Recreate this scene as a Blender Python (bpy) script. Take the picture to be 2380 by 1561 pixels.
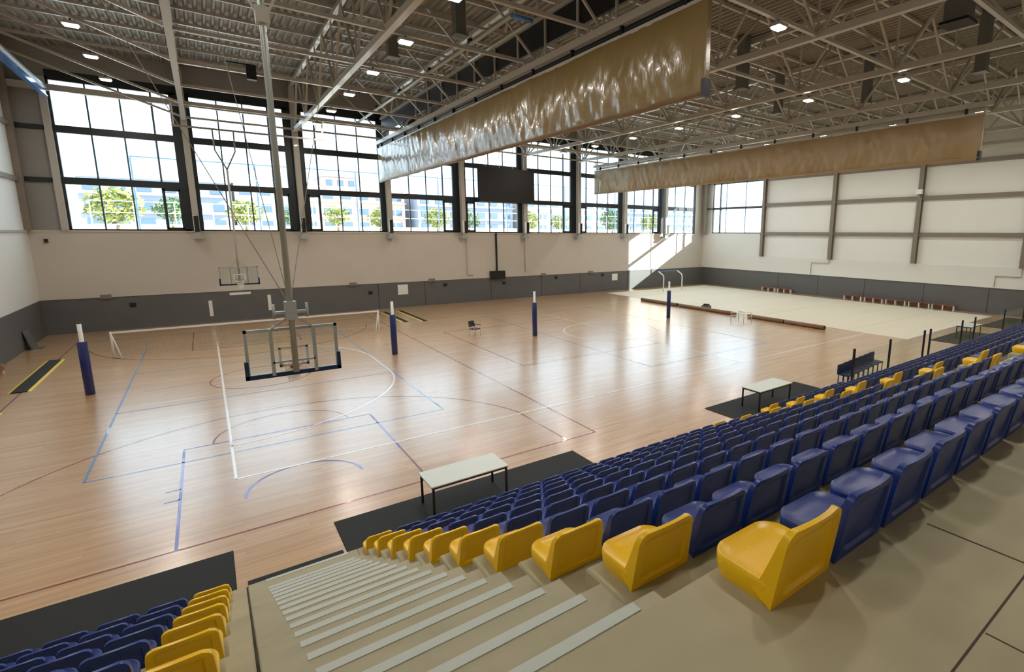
import bpy, bmesh, math, random
from mathutils import Vector, Matrix, noise
random.seed(7)
for o in list(bpy.data.objects): bpy.data.objects.remove(o)
SC = bpy.context.scene
COL = SC.collection
PI = math.pi

# ------------------------------------------------------------------ camera
IW, IH = 2380, 1561
FPX, CXP, CYP = 1188.73, 1385.34, 749.37
YAW, PITCH, ROLL = 0.649697, 0.173166, 0.0063047
CAMP = Vector((-0.0589, -14.8236, 6.0756))
def cam_axes():
    cy, sy, cp, sp = math.cos(YAW), math.sin(YAW), math.cos(PITCH), math.sin(PITCH)
    f = Vector((sy*cp, cy*cp, -sp)); r = Vector((cy, -sy, 0)); u = r.cross(f)
    cr, sr = math.cos(ROLL), math.sin(ROLL)
    return cr*r + sr*u, -sr*r + cr*u, f
CR, CU, CF = cam_axes()
cam = bpy.data.objects.new('camera', bpy.data.cameras.new('camera'))
COL.objects.link(cam)
cam.data.sensor_width = 36.0
cam.data.lens = FPX/IW*36.0
cam.data.shift_x = (IW/2-CXP)/IW
cam.data.shift_y = (CYP-IH/2)/IW
cam.data.clip_start = 0.05; cam.data.clip_end = 600
cam.matrix_world = Matrix(((CR.x, CU.x, -CF.x, CAMP.x), (CR.y, CU.y, -CF.y, CAMP.y), (CR.z, CU.z, -CF.z, CAMP.z), (0, 0, 0, 1)))
SC.camera = cam
def project(p):
    d = Vector(p)-CAMP; z = d.dot(CF)
    if z < 0.05: return None
    return CXP+FPX*d.dot(CR)/z, CYP-FPX*d.dot(CU)/z, z

# ------------------------------------------------------------------ world, sun, exposure
vs = SC.view_settings
SC.display_settings.display_device = 'sRGB'
vs.view_transform = 'Standard'; vs.look = 'None'; vs.gamma = 1.0; vs.use_curve_mapping = False
vs.exposure = 0.0
LAMP_W = 105.0
SKY_S = 5.0
SUN_E = 24.0
world = bpy.data.worlds.new('sky'); SC.world = world
world.use_nodes = True
wn = world.node_tree; wn.nodes.clear()
wo = wn.nodes.new('ShaderNodeOutputWorld'); wb = wn.nodes.new('ShaderNodeBackground')
wb.inputs['Color'].default_value = (0.58, 0.69, 0.78, 1)
wb.inputs['Strength'].default_value = SKY_S
wn.links.new(wb.outputs[0], wo.inputs[0])
sd = bpy.data.lights.new('sun', 'SUN'); sd.energy = SUN_E; sd.angle = math.radians(0.6); sd.color = (1, 0.95, 0.86)
sun = bpy.data.objects.new('sun', sd); COL.objects.link(sun)
sun.rotation_euler = Vector((-1.5, 1.0, -0.81)).to_track_quat('-Z', 'Y').to_euler()
sun.location = (70, -20, 50)

# ------------------------------------------------------------------ materials
def mat(name, col, rough=0.5, metal=0.0, coat=0.0, spec=0.5, var=0.0, vscale=4.0, stretch=(1, 1, 1), bump=0.0, bscale=30.0, bstretch=(1, 1, 1), emit=None, estr=0.0):
    m = bpy.data.materials.new(name); m.use_nodes = True
    nt = m.node_tree; b = nt.nodes['Principled BSDF']
    b.inputs['Base Color'].default_value = (*col, 1); b.inputs['Roughness'].default_value = rough
    b.inputs['Metallic'].default_value = metal; b.inputs['Coat Weight'].default_value = coat
    b.inputs['Specular IOR Level'].default_value = spec
    if var or bump:
        tc = nt.nodes.new('ShaderNodeTexCoord')
    if var:
        mp = nt.nodes.new('ShaderNodeMapping'); mp.inputs['Scale'].default_value = stretch
        n = nt.nodes.new('ShaderNodeTexNoise'); n.inputs['Scale'].default_value = vscale; n.inputs['Detail'].default_value = 6
        r = nt.nodes.new('ShaderNodeValToRGB')
        r.color_ramp.elements[0].position = 0.3; r.color_ramp.elements[1].position = 0.7
        r.color_ramp.elements[0].color = (*[c*(1-var) for c in col], 1)
        r.color_ramp.elements[1].color = (*[min(1, c*(1+var)) for c in col], 1)
        nt.links.new(tc.outputs['Object'], mp.inputs[0]); nt.links.new(mp.outputs[0], n.inputs[0])
        nt.links.new(n.outputs[0], r.inputs[0]); nt.links.new(r.outputs[0], b.inputs['Base Color'])
    if bump:
        mp2 = nt.nodes.new('ShaderNodeMapping'); mp2.inputs['Scale'].default_value = bstretch
        n2 = nt.nodes.new('ShaderNodeTexNoise'); n2.inputs['Scale'].default_value = bscale; n2.inputs['Detail'].default_value = 3
        bp = nt.nodes.new('ShaderNodeBump'); bp.inputs['Strength'].default_value = bump; bp.inputs['Distance'].default_value = 0.02
        nt.links.new(tc.outputs['Object'], mp2.inputs[0]); nt.links.new(mp2.outputs[0], n2.inputs[0])
        nt.links.new(n2.outputs[0], bp.inputs['Height']); nt.links.new(bp.outputs[0], b.inputs['Normal'])
    if emit:
        b.inputs['Emission Color'].default_value = (*emit, 1); b.inputs['Emission Strength'].default_value = estr
    return m
def srgb(r, g, b):
    f = lambda c: (c/255/12.92) if c/255 <= 0.04045 else ((c/255+0.055)/1.055)**2.4
    return (f(r), f(g), f(b))

def wood_floor():
    m = bpy.data.materials.new('sports_parquet'); m.use_nodes = True
    nt = m.node_tree; b = nt.nodes['Principled BSDF']
    tc = nt.nodes.new('ShaderNodeTexCoord')
    br = nt.nodes.new('ShaderNodeTexBrick')
    br.inputs['Scale'].default_value = 1.0; br.inputs['Brick Width'].default_value = 1.8; br.inputs['Row Height'].default_value = 0.13
    br.inputs['Mortar Size'].default_value = 0.0015; br.inputs['Mortar Smooth'].default_value = 0.3
    br.inputs['Color1'].default_value = (*srgb(207, 168, 124), 1); br.inputs['Color2'].default_value = (*srgb(195, 153, 108), 1)
    br.inputs['Mortar'].default_value = (*srgb(168, 130, 96), 1)
    br.offset = 0.37
    nt.links.new(tc.outputs['Object'], br.inputs[0])
    mp = nt.nodes.new('ShaderNodeMapping'); mp.inputs['Scale'].default_value = (0.22, 5.5, 1)
    n = nt.nodes.new('ShaderNodeTexNoise'); n.inputs['Scale'].default_value = 1.6; n.inputs['Detail'].default_value = 7
    nt.links.new(tc.outputs['Object'], mp.inputs[0]); nt.links.new(mp.outputs[0], n.inputs[0])
    mix = nt.nodes.new('ShaderNodeMix'); mix.data_type = 'RGBA'; mix.blend_type = 'OVERLAY'; mix.inputs[0].default_value = 0.38
    nt.links.new(br.outputs[0], mix.inputs[6]); nt.links.new(n.outputs[0], mix.inputs[7])
    nt.links.new(mix.outputs[2], b.inputs['Base Color'])
    b.inputs['Roughness'].default_value = 0.30
    b.inputs['Coat Weight'].default_value = 1.0; b.inputs['Coat Roughness'].default_value = 0.20
    mp2 = nt.nodes.new('ShaderNodeMapping'); mp2.inputs['Scale'].default_value = (0.5, 6.0, 1)
    n2 = nt.nodes.new('ShaderNodeTexNoise'); n2.inputs['Scale'].default_value = 1.0; n2.inputs['Detail'].default_value = 4
    bp = nt.nodes.new('ShaderNodeBump'); bp.inputs['Strength'].default_value = 0.4; bp.inputs['Distance'].default_value = 0.004
    nt.links.new(tc.outputs['Object'], mp2.inputs[0]); nt.links.new(mp2.outputs[0], n2.inputs[0])
    nt.links.new(n2.outputs[0], bp.inputs['Height']); nt.links.new(bp.outputs[0], b.inputs['Normal']); nt.links.new(bp.outputs[0], b.inputs['Coat Normal'])
    return m
def glass_mat(name, tint=(0.93, 0.98, 1.0), gl=0.07, graze=0.75):
    m = bpy.data.materials.new(name); m.use_nodes = True
    nt = m.node_tree; nt.nodes.clear()
    o = nt.nodes.new('ShaderNodeOutputMaterial'); t = nt.nodes.new('ShaderNodeBsdfTransparent'); g = nt.nodes.new('ShaderNodeBsdfGlossy')
    t.inputs[0].default_value = (*tint, 1); g.inputs['Roughness'].default_value = 0.02
    fr = nt.nodes.new('ShaderNodeLayerWeight'); fr.inputs['Blend'].default_value = 0.5
    pw = nt.nodes.new('ShaderNodeMath'); pw.operation = 'POWER'; pw.inputs[1].default_value = 5.0
    ml = nt.nodes.new('ShaderNodeMath'); ml.operation = 'MULTIPLY_ADD'; ml.inputs[1].default_value = graze; ml.inputs[2].default_value = gl*0.5
    nt.links.new(fr.outputs['Facing'], pw.inputs[0]); nt.links.new(pw.outputs[0], ml.inputs[0])
    mx = nt.nodes.new('ShaderNodeMixShader')
    nt.links.new(ml.outputs[0], mx.inputs[0]); nt.links.new(t.outputs[0], mx.inputs[1]); nt.links.new(g.outputs[0], mx.inputs[2]); nt.links.new(mx.outputs[0], o.inputs[0])
    return m
def net_mat(name, col, scale, width):
    m = bpy.data.materials.new(name); m.use_nodes = True
    nt = m.node_tree; b = nt.nodes['Principled BSDF']
    b.inputs['Base Color'].default_value = (*col, 1)
    tc = nt.nodes.new('ShaderNodeTexCoord'); br = nt.nodes.new('ShaderNodeTexBrick'); br.offset = 0
    br.inputs['Scale'].default_value = 1; br.inputs['Brick Width'].default_value = scale; br.inputs['Row Height'].default_value = scale
    br.inputs['Mortar Size'].default_value = width; br.inputs['Mortar Smooth'].default_value = 0
    br.inputs['Color1'].default_value = (0, 0, 0, 1); br.inputs['Color2'].default_value = (0, 0, 0, 1); br.inputs['Mortar'].default_value = (1, 1, 1, 1)
    sx = nt.nodes.new('ShaderNodeSeparateXYZ'); cb = nt.nodes.new('ShaderNodeCombineXYZ')
    nt.links.new(tc.outputs['Object'], sx.inputs[0]); nt.links.new(sx.outputs[0], cb.inputs[0]); nt.links.new(sx.outputs[2], cb.inputs[1])
    nt.links.new(cb.outputs[0], br.inputs[0]); nt.links.new(br.outputs['Fac'], b.inputs['Alpha'])
    return m
M = {}
M['floor'] = wood_floor()
M['plaster'] = mat('white_plaster', srgb(204, 196, 185), 0.75, var=0.02, vscale=0.6, bump=0.05, bscale=60)
M['dado'] = mat('grey_wall_panel', srgb(98, 98, 98), 0.55, var=0.04, vscale=1.0)
M['panel'] = mat('white_sandwich_panel', srgb(233, 233, 228), 0.5, var=0.015, vscale=0.5)
M['ledge'] = mat('white_ledge_plaster', srgb(228, 227, 222), 0.7, var=0.015, vscale=0.5)
M['greypanel'] = mat('grey_metal_panel', srgb(150, 147, 142), 0.55)
M['steel'] = mat('white_painted_steel', srgb(186, 181, 171), 0.36, coat=0.25)
M['girt'] = mat('taupe_steel_girt', srgb(132, 122, 110), 0.45, var=0.06, vscale=2)
M['deck'] = mat('corrugated_roof_deck', srgb(138, 131, 119), 0.55, var=0.04, vscale=0.4)
M['dark'] = mat('dark_anodised_frame', srgb(32, 38, 42), 0.4)
M['mullion'] = mat('slate_mullion', srgb(66, 92, 112), 0.4)
M['black'] = mat('black_rubber', srgb(24, 24, 24), 0.75, var=0.1, vscale=3)
M['blackm'] = mat('black_metal', srgb(18, 18, 20), 0.45)
M['blue'] = mat('blue_seat_plastic', srgb(20, 52, 134), 0.32, spec=0.5, bump=0.03, bscale=160)
M['yellow'] = mat('yellow_seat_plastic', srgb(250, 200, 0), 0.28, spec=0.5, bump=0.03, bscale=160)
M['concrete'] = mat('stand_concrete', srgb(176, 166, 134), 0.62, var=0.10, vscale=1.3, stretch=(1, 2.2, 1), bump=0.08, bscale=40)
M['concrete2'] = mat('stair_concrete', srgb(174, 166, 138), 0.62, var=0.09, vscale=2.2, stretch=(1, 2.2, 1), bump=0.08, bscale=40)
M['strip'] = mat('grey_nosing_strip', srgb(196, 202, 194), 0.55, bump=0.15, bscale=120)
M['joint'] = mat('dark_joint', srgb(70, 62, 48), 0.8)
M['gold'] = mat('gold_vinyl', srgb(134, 112, 68), 0.24, coat=0.35, spec=0.6, bump=0.8, bscale=2.4, bstretch=(1, 1.8, 0.9))
M['gold2'] = mat('tan_vinyl', srgb(160, 136, 96), 0.36, spec=0.5, bump=0.35, bscale=1.6, bstretch=(1, 1.4, 0.5))
M['golddark'] = mat('brown_vinyl_hem', srgb(118, 92, 56), 0.4, bump=0.2, bscale=3)
M['white'] = mat('white_paint', srgb(236, 236, 232), 0.4)
M['linew'] = mat('white_line_paint', srgb(250, 250, 250), 0.25, coat=0.4)
M['lineb'] = mat('blue_line_paint', srgb(120, 158, 205), 0.25, coat=0.4)
M['linep'] = mat('violet_line_paint', srgb(112, 108, 190), 0.25, coat=0.4)
M['liner'] = mat('maroon_line_paint', srgb(140, 72, 62), 0.25, coat=0.4)
M['navy'] = mat('navy_pad_vinyl', srgb(18, 38, 104), 0.4, coat=0.2)
M['padn'] = mat('dark_navy_foam', srgb(20, 42, 78), 0.5)
M['galv'] = mat('galvanised_steel', srgb(172, 178, 172), 0.35, metal=0.35)
M['red'] = mat('red_rim_paint', srgb(190, 70, 60), 0.4)
M['yelstripe'] = mat('yellow_edge', srgb(238, 205, 60), 0.5)
M['cover'] = mat('cream_floor_cover', srgb(226, 220, 200), 0.6, var=0.03, vscale=0.3, stretch=(0.3, 2, 1))
M['roll'] = mat('brown_cardboard_tube', srgb(136, 106, 78), 0.6, var=0.1, vscale=2)
M['benchwood'] = mat('bench_wood', srgb(140, 88, 64), 0.5, var=0.1, vscale=4)
M['tabletop'] = mat('white_laminate', srgb(226, 232, 224), 0.35)
M['screen'] = mat('black_led_panel', srgb(26, 24, 23), 0.5, var=0.06, vscale=2)
M['bluesteel'] = mat('blue_painted_steel', srgb(58, 130, 220), 0.25, coat=0.6)
M['duct'] = mat('grey_sheet_metal', srgb(120, 124, 122), 0.4, metal=0.3)
M['lens'] = mat('lamp_lens', (1, 1, 1), 0.3, emit=(1, 0.95, 0.84), estr=22)
M['glass'] = glass_mat('window_glass')
M['railglass'] = glass_mat('railing_glass', (0.96, 0.985, 0.97), 0.04, 0.3)
M['board'] = glass_mat('backboard_glass', (0.95, 0.97, 0.97), 0.08)
M['net'] = net_mat('grey_net_cord', srgb(170, 150, 130), 0.09, 0.006)
M['netw'] = net_mat('white_net_cord', srgb(225, 225, 220), 0.05, 0.006)
M['chair'] = mat('dark_chair_plastic', srgb(52, 44, 50), 0.45)
M['facade'] = mat('pale_facade', srgb(188, 182, 178), 0.8)
M['facade2'] = mat('grey_blue_facade', srgb(132, 144, 162), 0.8)
M['facade3'] = mat('pink_facade', srgb(190, 164, 156), 0.8)
M['shut'] = mat('building_window', srgb(70, 90, 118), 0.4)
M['leafy'] = mat('yellow_green_leaves', srgb(118, 124, 58), 0.7, var=0.35, vscale=1.2)
M['leafg'] = mat('green_leaves', srgb(76, 100, 60), 0.7, var=0.35, vscale=1.2)
M['bark'] = mat('bark', srgb(110, 90, 70), 0.8)
M['ground'] = mat('pale_paving', srgb(226, 220, 208), 0.8, var=0.03, vscale=0.2)
M['fence'] = mat('pale_metal_fence', srgb(214, 220, 222), 0.5)

# ------------------------------------------------------------------ mesh helper
class MB:
    def __init__(s): s.v = []; s.f = []; s.mi = []; s.sm = []
    def add(s, vs, fs, mi=0, sm=False):
        n = len(s.v); s.v += [tuple(v) for v in vs]
        for f in fs: s.f.append([i+n for i in f]); s.mi.append(mi); s.sm.append(sm)
        return s
    def box(s, x0, x1, y0, y1, z0, z1, mi=0):
        v = [(x, y, z) for z in (z0, z1) for y in (y0, y1) for x in (x0, x1)]
        return s.add(v, [(0, 2, 3, 1), (4, 5, 7, 6), (0, 1, 5, 4), (2, 6, 7, 3), (0, 4, 6, 2), (1, 3, 7, 5)], mi)
    def cbox(s, c, d, mi=0):
        return s.box(c[0]-d[0]/2, c[0]+d[0]/2, c[1]-d[1]/2, c[1]+d[1]/2, c[2]-d[2]/2, c[2]+d[2]/2, mi)
    def frame(s, a, b):
        a = Vector(a); b = Vector(b); d = (b-a).normalized()
        u = d.cross(Vector((0, 0, 1)))
        if u.length < 1e-3: u = Vector((1, 0, 0))
        u.normalize(); w = u.cross(d)
        return a, b, u, w
    def bar(s, a, b, w, h=None, mi=0):
        h = h or w; a, b, u, t = s.frame(a, b)
        v = [p+u*(i*w/2)+t*(j*h/2) for p in (a, b) for i, j in ((-1, -1), (1, -1), (1, 1), (-1, 1))]
        return s.add(v, [(3, 2, 1, 0), (4, 5, 6, 7), (0, 1, 5, 4), (1, 2, 6, 5), (2, 3, 7, 6), (3, 0, 4, 7)], mi)
    def tube(s, pts, r, n=10, mi=0, cap=True, close=False):
        rs = r if isinstance(r, (list, tuple)) else [r]*len(pts)
        pts = [Vector(p) for p in pts]; N = len(pts); vs = []
        pu = None
        for i, p in enumerate(pts):
            if close: d = pts[(i+1) % N]-pts[i-1]
            else: d = pts[min(i+1, N-1)]-pts[max(i-1, 0)]
            d.normalize()
            u = pu - d*pu.dot(d) if pu else d.cross(Vector((0.13, 0.31, 1)))
            if u.length < 1e-4: u = d.cross(Vector((1, 0, 0)))
            u.normalize(); pu = u; w = d.cross(u)
            for k in range(n):
                a = 2*PI*k/n; vs.append(p+u*(math.cos(a)*rs[i])+w*(math.sin(a)*rs[i]))
        fs = []
        for i in range(N if close else N-1):
            j = (i+1) % N
            for k in range(n): fs.append((i*n+k, i*n+(k+1) % n, j*n+(k+1) % n, j*n+k))
        s.add(vs, fs, mi, True)
        if cap and not close:
            b = len(s.v)-len(vs)
            s.f.append([b+k for k in range(n)][::-1]); s.mi.append(mi); s.sm.append(False)
            s.f.append([b+(N-1)*n+k for k in range(n)]); s.mi.append(mi); s.sm.append(False)
        return s
    def grid(s, fn, nu, nv, mi=0, sm=True):
        vs = [fn(i/nu, j/nv) for j in range(nv+1) for i in range(nu+1)]
        fs = [(j*(nu+1)+i, j*(nu+1)+i+1, (j+1)*(nu+1)+i+1, (j+1)*(nu+1)+i) for j in range(nv) for i in range(nu)]
        return s.add(vs, fs, mi, sm)
    def mesh(s, name, mats):
        me = bpy.data.meshes.new(name); me.from_pydata(s.v, [], s.f)
        for m in (mats if isinstance(mats, (list, tuple)) else [mats]): me.materials.append(m)
        me.polygons.foreach_set('material_index', s.mi); me.polygons.foreach_set('use_smooth', s.sm)
        me.update(); return me
    def build(s, name, mats, parent=None, loc=None):
        o = bpy.data.objects.new(name, s.mesh(name, mats)); COL.objects.link(o)
        if parent: o.parent = parent
        if loc: o.location = loc
        return o
def tag(o, label=None, cat=None, group=None, kind=None):
    if label: o['label'] = label
    if cat: o['category'] = cat
    if group: o['group'] = group
    if kind: o['kind'] = kind
    return o
def thing(name, label, cat, loc=(0, 0, 0), rz=0, group=None):
    o = bpy.data.objects.new(name, None); COL.objects.link(o)
    o.empty_display_size = 0.2; o.location = loc; o.rotation_euler = (0, 0, rz)
    return tag(o, label, cat, group)
def struct(o): o['kind'] = 'structure'; return o
def bevel(o, w, seg=2):
    m = o.modifiers.new('bevel', 'BEVEL'); m.width = w; m.segments = seg; m.limit_method = 'ANGLE'; return o
def dup(root, loc, label=None, group=None):
    r = root.copy(); COL.objects.link(r); r.location = loc
    if label: r['label'] = label
    if group: r['group'] = group
    for ch in root.children:
        c = ch.copy(); COL.objects.link(c); c.parent = r
        for g in ch.children:
            d = g.copy(); COL.objects.link(d); d.parent = c
    return r
ONES = ['zeroth', 'first', 'second', 'third', 'fourth', 'fifth', 'sixth', 'seventh', 'eighth', 'ninth', 'tenth', 'eleventh', 'twelfth', 'thirteenth', 'fourteenth', 'fifteenth', 'sixteenth', 'seventeenth', 'eighteenth', 'nineteenth']
def ordn(n):
    if n < 20: return ONES[n]
    t = ['', '', 'twenty', 'thirty', 'forty', 'fifty', 'sixty', 'seventy'][n//10]
    return {20: 'twentieth', 30: 'thirtieth', 40: 'fortieth', 50: 'fiftieth', 60: 'sixtieth'}.get(n, t+'-'+ONES[n % 10])

# ------------------------------------------------------------------ room shell
XL, XR, YF, YN = -7.9, 48.8, 27.8, -18.5
ZS, ZT = 6.05, 16.3          # sill, deck
flo = struct(MB().box(XL-0.3, XR+0.3, YN, YF+0.3, -0.3, 0).build('floor', M['floor']))
wb_ = MB()
wb_.box(XL-0.3, XR+0.3, YF, YF+0.3, 0, ZS)
wb_.box(XL-0.3, -6.2, YF, YF+0.3, ZS, ZT, 1)
wb_.box(47.1, XR+0.3, YF, YF+0.3, ZS, ZT)
wb_.box(-6.2, 47.1, YF, YF+0.3, 14.45, 14.85, 2); wb_.box(-6.2, 47.1, YF, YF+0.3, 14.85, ZT, 1)
struct(wb_.build('wall_back', [M['plaster'], M['greypanel'], M['dark']]))
wr = MB()
W0, W1 = 19.55, 26.5
wr.box(XR, XR+0.3, YN, YF, 0, ZS+0.1)
wr.box(XR, XR+0.3, YN, W0, ZS+0.1, ZT); wr.box(XR, XR+0.3, W1, YF, ZS+0.1, ZT); wr.box(XR, XR+0.3, W0, W1, 12.1, ZT)
struct(wr.build('wall_right', M['panel']))
struct(MB().box(XL-0.3, XL, YN, YF, 0, ZT).build('wall_left', M['panel']))
struct(MB().box(XL-0.3, XR+0.3, YN-0.3, YN, 0, ZT).build('wall_front', M['plaster']))
# corrugated deck
dk = MB(); prof = []
x = XL-0.3
while x < XR+0.3:
    prof += [(x, 0), (x+0.09, 0), (x+0.14, 0.1), (x+0.29, 0.1), (x+0.34, 0)]; x += 0.34
vs_ = []; fs_ = []
for (px, pz) in prof: vs_ += [(px, YN-0.3, 16.1+pz), (px, YF+0.3, 16.1+pz)]
for i in range(len(prof)-1): fs_.append((2*i, 2*i+1, 2*i+3, 2*i+2))
dk.add(vs_, fs_); dk.box(XL-0.3, XR+0.3, YN-0.3, YF+0.3, 16.25, 16.5)
struct(dk.build('ceiling', M['deck']))
# grey dado panels
struct(MB().box(XL, XR, YF-0.05, YF, 0, 2.05).build('trim_1', M['dado']))
for xj in (3.35, 9.4, 13.6, 29.6, 0.2): pass
jt = MB()
for xj in (10.6, 14.3, 20.3, 25.6, 30.2, 36.5, 42.0): jt.box(xj-0.02, xj+0.02, YF-0.056, YF-0.05, 0.05, 2.0)
jo = jt.build('panel_joint', M['dark'], bpy.data.objects['trim_1'])
struct(MB().box(XR-0.05, XR, YN, YF-0.05, 0, 2.05).build('trim_2', M['dado']))
jt = MB()
for yj in (17.1, 12.6, 3.0, -1.6, 8.0): jt.box(XR-0.056, XR-0.05, yj-0.02, yj+0.02, 0.05, 2.0)
jt.build('panel_joint', M['dark'], bpy.data.objects['trim_2'])
struct(MB().box(XL, XL+0.05, YN, YF-0.05, 0, 2.05).build('trim_3', M['dado']))
# white ledges
struct(MB().box(XL, XR, YF-0.06, YF, ZS-0.1, ZS).box(XL, XR, YF-0.09, YF, 2.05, 2.13).build('trim_4', M['plaster']))
rl = MB().box(XR-0.12, XR, YN, 19.6, 2.05, 3.65).box(XR-0.12, XR, 19.6, YF, 2.05, 6.02)
struct(rl.build('trim_5', M['ledge']))
# left wall ledge and grey upper panels
struct(MB().box(XL, XL+0.1, YN, YF, ZS-0.1, ZS).build('trim_6', M['steel']))
def girts(nm, boxes, m): return struct(MB_from(boxes).build(nm, m))
def MB_from(bs):
    b = MB()
    for q in bs: b.box(*q)
    return b
struct(MB_from([(XL, XL+0.14, YN, YF, z-0.12, z+0.12) for z in (8.8, 11.7)]+[(XL, XL+0.3, y-0.15, y+0.15, ZS, ZT) for y in (27.3, 20.5, 13.7)]).build('trim_7', M['girt']))
struct(MB_from([(XL, -6.2, YF-0.12, YF, z-0.13, z+0.13) for z in (8.85, 11.7)]).build('trim_8', M['dark']))
struct(MB_from([(-6.5, -6.2, YF-0.25, YF, ZS, 14.4)]).build('trim_9', M['steel']))
# right wall girts
struct(MB_from([(XR-0.22, XR, YN, 19.6, z-0.17, z+0.17) for z in (6.12, 9.15, 11.85)]).build('trim_10', M['girt']))
k = 11
for yc in (19.3, 11.5, 4.0, -3.5, -11.0):
    c = MB(); w = 0.36 if yc < 19 else 0.3
    c.box(XR-0.40, XR-0.36, yc-w/2, yc+w/2, 3.66, ZT-0.2); c.box(XR-0.36, XR, yc-0.05, yc+0.05, 3.66, ZT-0.2); c.box(XR-0.06, XR-0.02, yc-w/2, yc+w/2, 3.66, ZT-0.2)
    struct(c.build('trim_%d' % k, M['girt'])); k += 1
c = MB().box(XR-0.75, XR-0.35, YF-0.7, YF-0.3, ZS, ZT-0.2)
struct(c.build('trim_%d' % k, M['girt'])); k += 1
struct(MB().box(XR-0.09, XR-0.02, YF-0.12, YF-0.05, 2.1, 6.0).build('trim_%d' % k, M['girt'])); k += 1
struct(MB_from([(XR-0.3, XR, 19.6, YF, z-0.06, z+0.06) for z in (9.0, 11.9)]).build('trim_%d' % k, M['dark'])); k += 1
struct(MB().box(XL, XR, YF-0.5, YF-0.15, 13.65, 13.98).build('trim_%d' % k, M['steel'])); k += 1

# ------------------------------------------------------------------ far windows
COLX = [-0.3+6*i for i in range(8)]
bays = [(-6.2, -0.6, 'R')] + [(COLX[i]+0.25, COLX[i+1]-0.3, 'R' if i % 2 == 0 else 'L') for i in range(7)] + [(42.0, 47.1, 'N')]
for n, (xa, xb, nar) in enumerate(bays):
    f = MB(); y0, y1 = YF-0.02, YF+0.18
    pl = 0.12; pr = 0.32 if nar == 'R' else 0.2
    if nar == 'L': pl = 0.3
    f.box(xa-0.3 if n else xa, xa+pl, y0, y1, ZS, 14.45); f.box(xb-pr, xb+0.3 if n < 8 else xb, y0, y1, ZS, 14.45)
    f.box(xa, xb, y0, y1, ZS, ZS+0.09); f.box(xa, xb, y0-0.03, y1, 8.66, 9.06); f.box(xa, xb, y0-0.03, y1, 11.5, 11.9); f.box(xa, xb, y0, y1, 14.3, 14.45)
    w = struct(f.build('window_%d' % (n+1), M['dark']))
    ia, ib = xa+pl, xb-pr
    sa, sb = (ib-0.85, ib) if nar == 'R' else ((ia, ia+0.75) if nar == 'L' else (None, None))
    ma, mb = (ia, sa) if nar == 'R' else ((sb, ib) if nar == 'L' else (ia, ib))
    for q in (1, 2):
        xm = ma+(mb-ma)*q/3
        MB().box(xm-0.04, xm+0.04, YF+0.03, YF+0.11, ZS+0.09, 14.3).build('mullion', M['mullion'], w)
    if sa is not None:
        xm = sa if nar == 'R' else sb
        MB().box(xm-0.05, xm+0.05, YF+0.0, YF+0.13, ZS+0.09, 14.3).build('mullion', M['mullion'], w)
        s = MB()
        for (a, b, c, d) in ((sa, sb, ZS+0.09, ZS+0.21), (sa, sb, 8.5, 8.66), (sa, sa+0.1, ZS+0.09, 8.66), (sb-0.1, sb, ZS+0.09, 8.66)): s.box(a, b, YF-0.04, YF+0.12, c, d)
        s.build('opening_sash', M['dark'], w)
    MB().box(ia, ib, YF+0.06, YF+0.07, ZS+0.09, 14.3).build('glass_pane', M['glass'], w)
# right wall windows
f = MB(); x0, x1 = XR-0.05, XR+0.15
for (a, b, c, d) in ((W0, W0+0.15, 6.15, 12.1), (25.35, 25.5, 6.15, 12.1), (W0, W1, 6.15, 6.25), (W0, W1, 8.88, 9.12), (W0, W1, 11.75, 12.1), (W1-0.1, W1, 6.15, 12.1)): f.box(x0, x1, a, b, c, d)
w = struct(f.build('window_10', M['dark']))
for ym in (21.9, 24.6):
    MB().box(XR+0.02, XR+0.1, ym-0.04, ym+0.04, 6.25, 11.75).build('mullion', M['mullion'], w)
MB().box(XR+0.05, XR+0.06, W0, W1, 6.25, 11.8).build('glass_pane', M['glass'], w)

# wall columns (H section) with brackets and window actuators
cnt = 0
for i, xc in enumerate(COLX):
    t = thing('wall_column', 'pale steel window column, %s from the left along the far glazed wall' % ordn(i+1), 'column', (xc, 27.3, 5.55), group='steel columns along the far windows')
    b = MB().box(-0.165, 0.165, -0.2, -0.17, 0.2, 10.2).box(-0.165, 0.165, 0.17, 0.2, 0.2, 10.2).box(-0.03, 0.03, -0.17, 0.17, 0.2, 10.2)
    b.build('shaft', M['steel'], t)
    MB().box(-0.26, 0.26, -0.24, 0.46, 0.0, 0.2).build('base_bracket', M['galv'], t)
    MB().box(0.02 if i > 2 else -0.12, 0.24 if i > 2 else 0.12, -0.32, -0.2, 0.45, 1.45).build('actuator_box', M['blackm'], t)
    MB().box(-0.16, -0.02, -0.3, -0.2, 0.5, 1.5).build('cover_plate', M['white'], t)

# ------------------------------------------------------------------ roof structure
TX = [-0.3+6*i for i in range(9)]
NY = [-12.9+4.4*i for i in range(10)]
ZB, ZU = 12.9, 15.85
def truss():
    t = thing('roof_truss', '', 'truss', (0, 0, ZB), group='pale steel roof trusses')
    MB().box(-0.11, 0.11, -16.5, 27.2, -0.12, 0.12).build('bottom_chord', M['steel'], t)
    MB().box(-0.1, 0.1, -18.2, 27.4, ZU-ZB-0.1, ZU-ZB+0.1).build('top_chord', M['steel'], t)
    for y in NY:
        for s in (-1, 1):
            if y+2.2*s < 27.6: MB().bar((0, y+0.1*s, 0.08), (0, y+2.2*s-0.06*s, ZU-ZB-0.08), 0.09).build('diagonal_brace', M['steel'], t)
        MB().bar((0, y, 0.1), (0, y, ZU-ZB-0.1), 0.07).build('vertical_post', M['steel'], t)
    return t
tr0 = truss()
for i, xt in enumerate(TX):
    lab = 'pale steel roof truss spanning front to back, %s from the left wall' % ordn(i+1)
    if i == 0: tr0.location.x = xt; tr0['label'] = lab
    else: dup(tr0, (xt, 0, ZB), lab)
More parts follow.
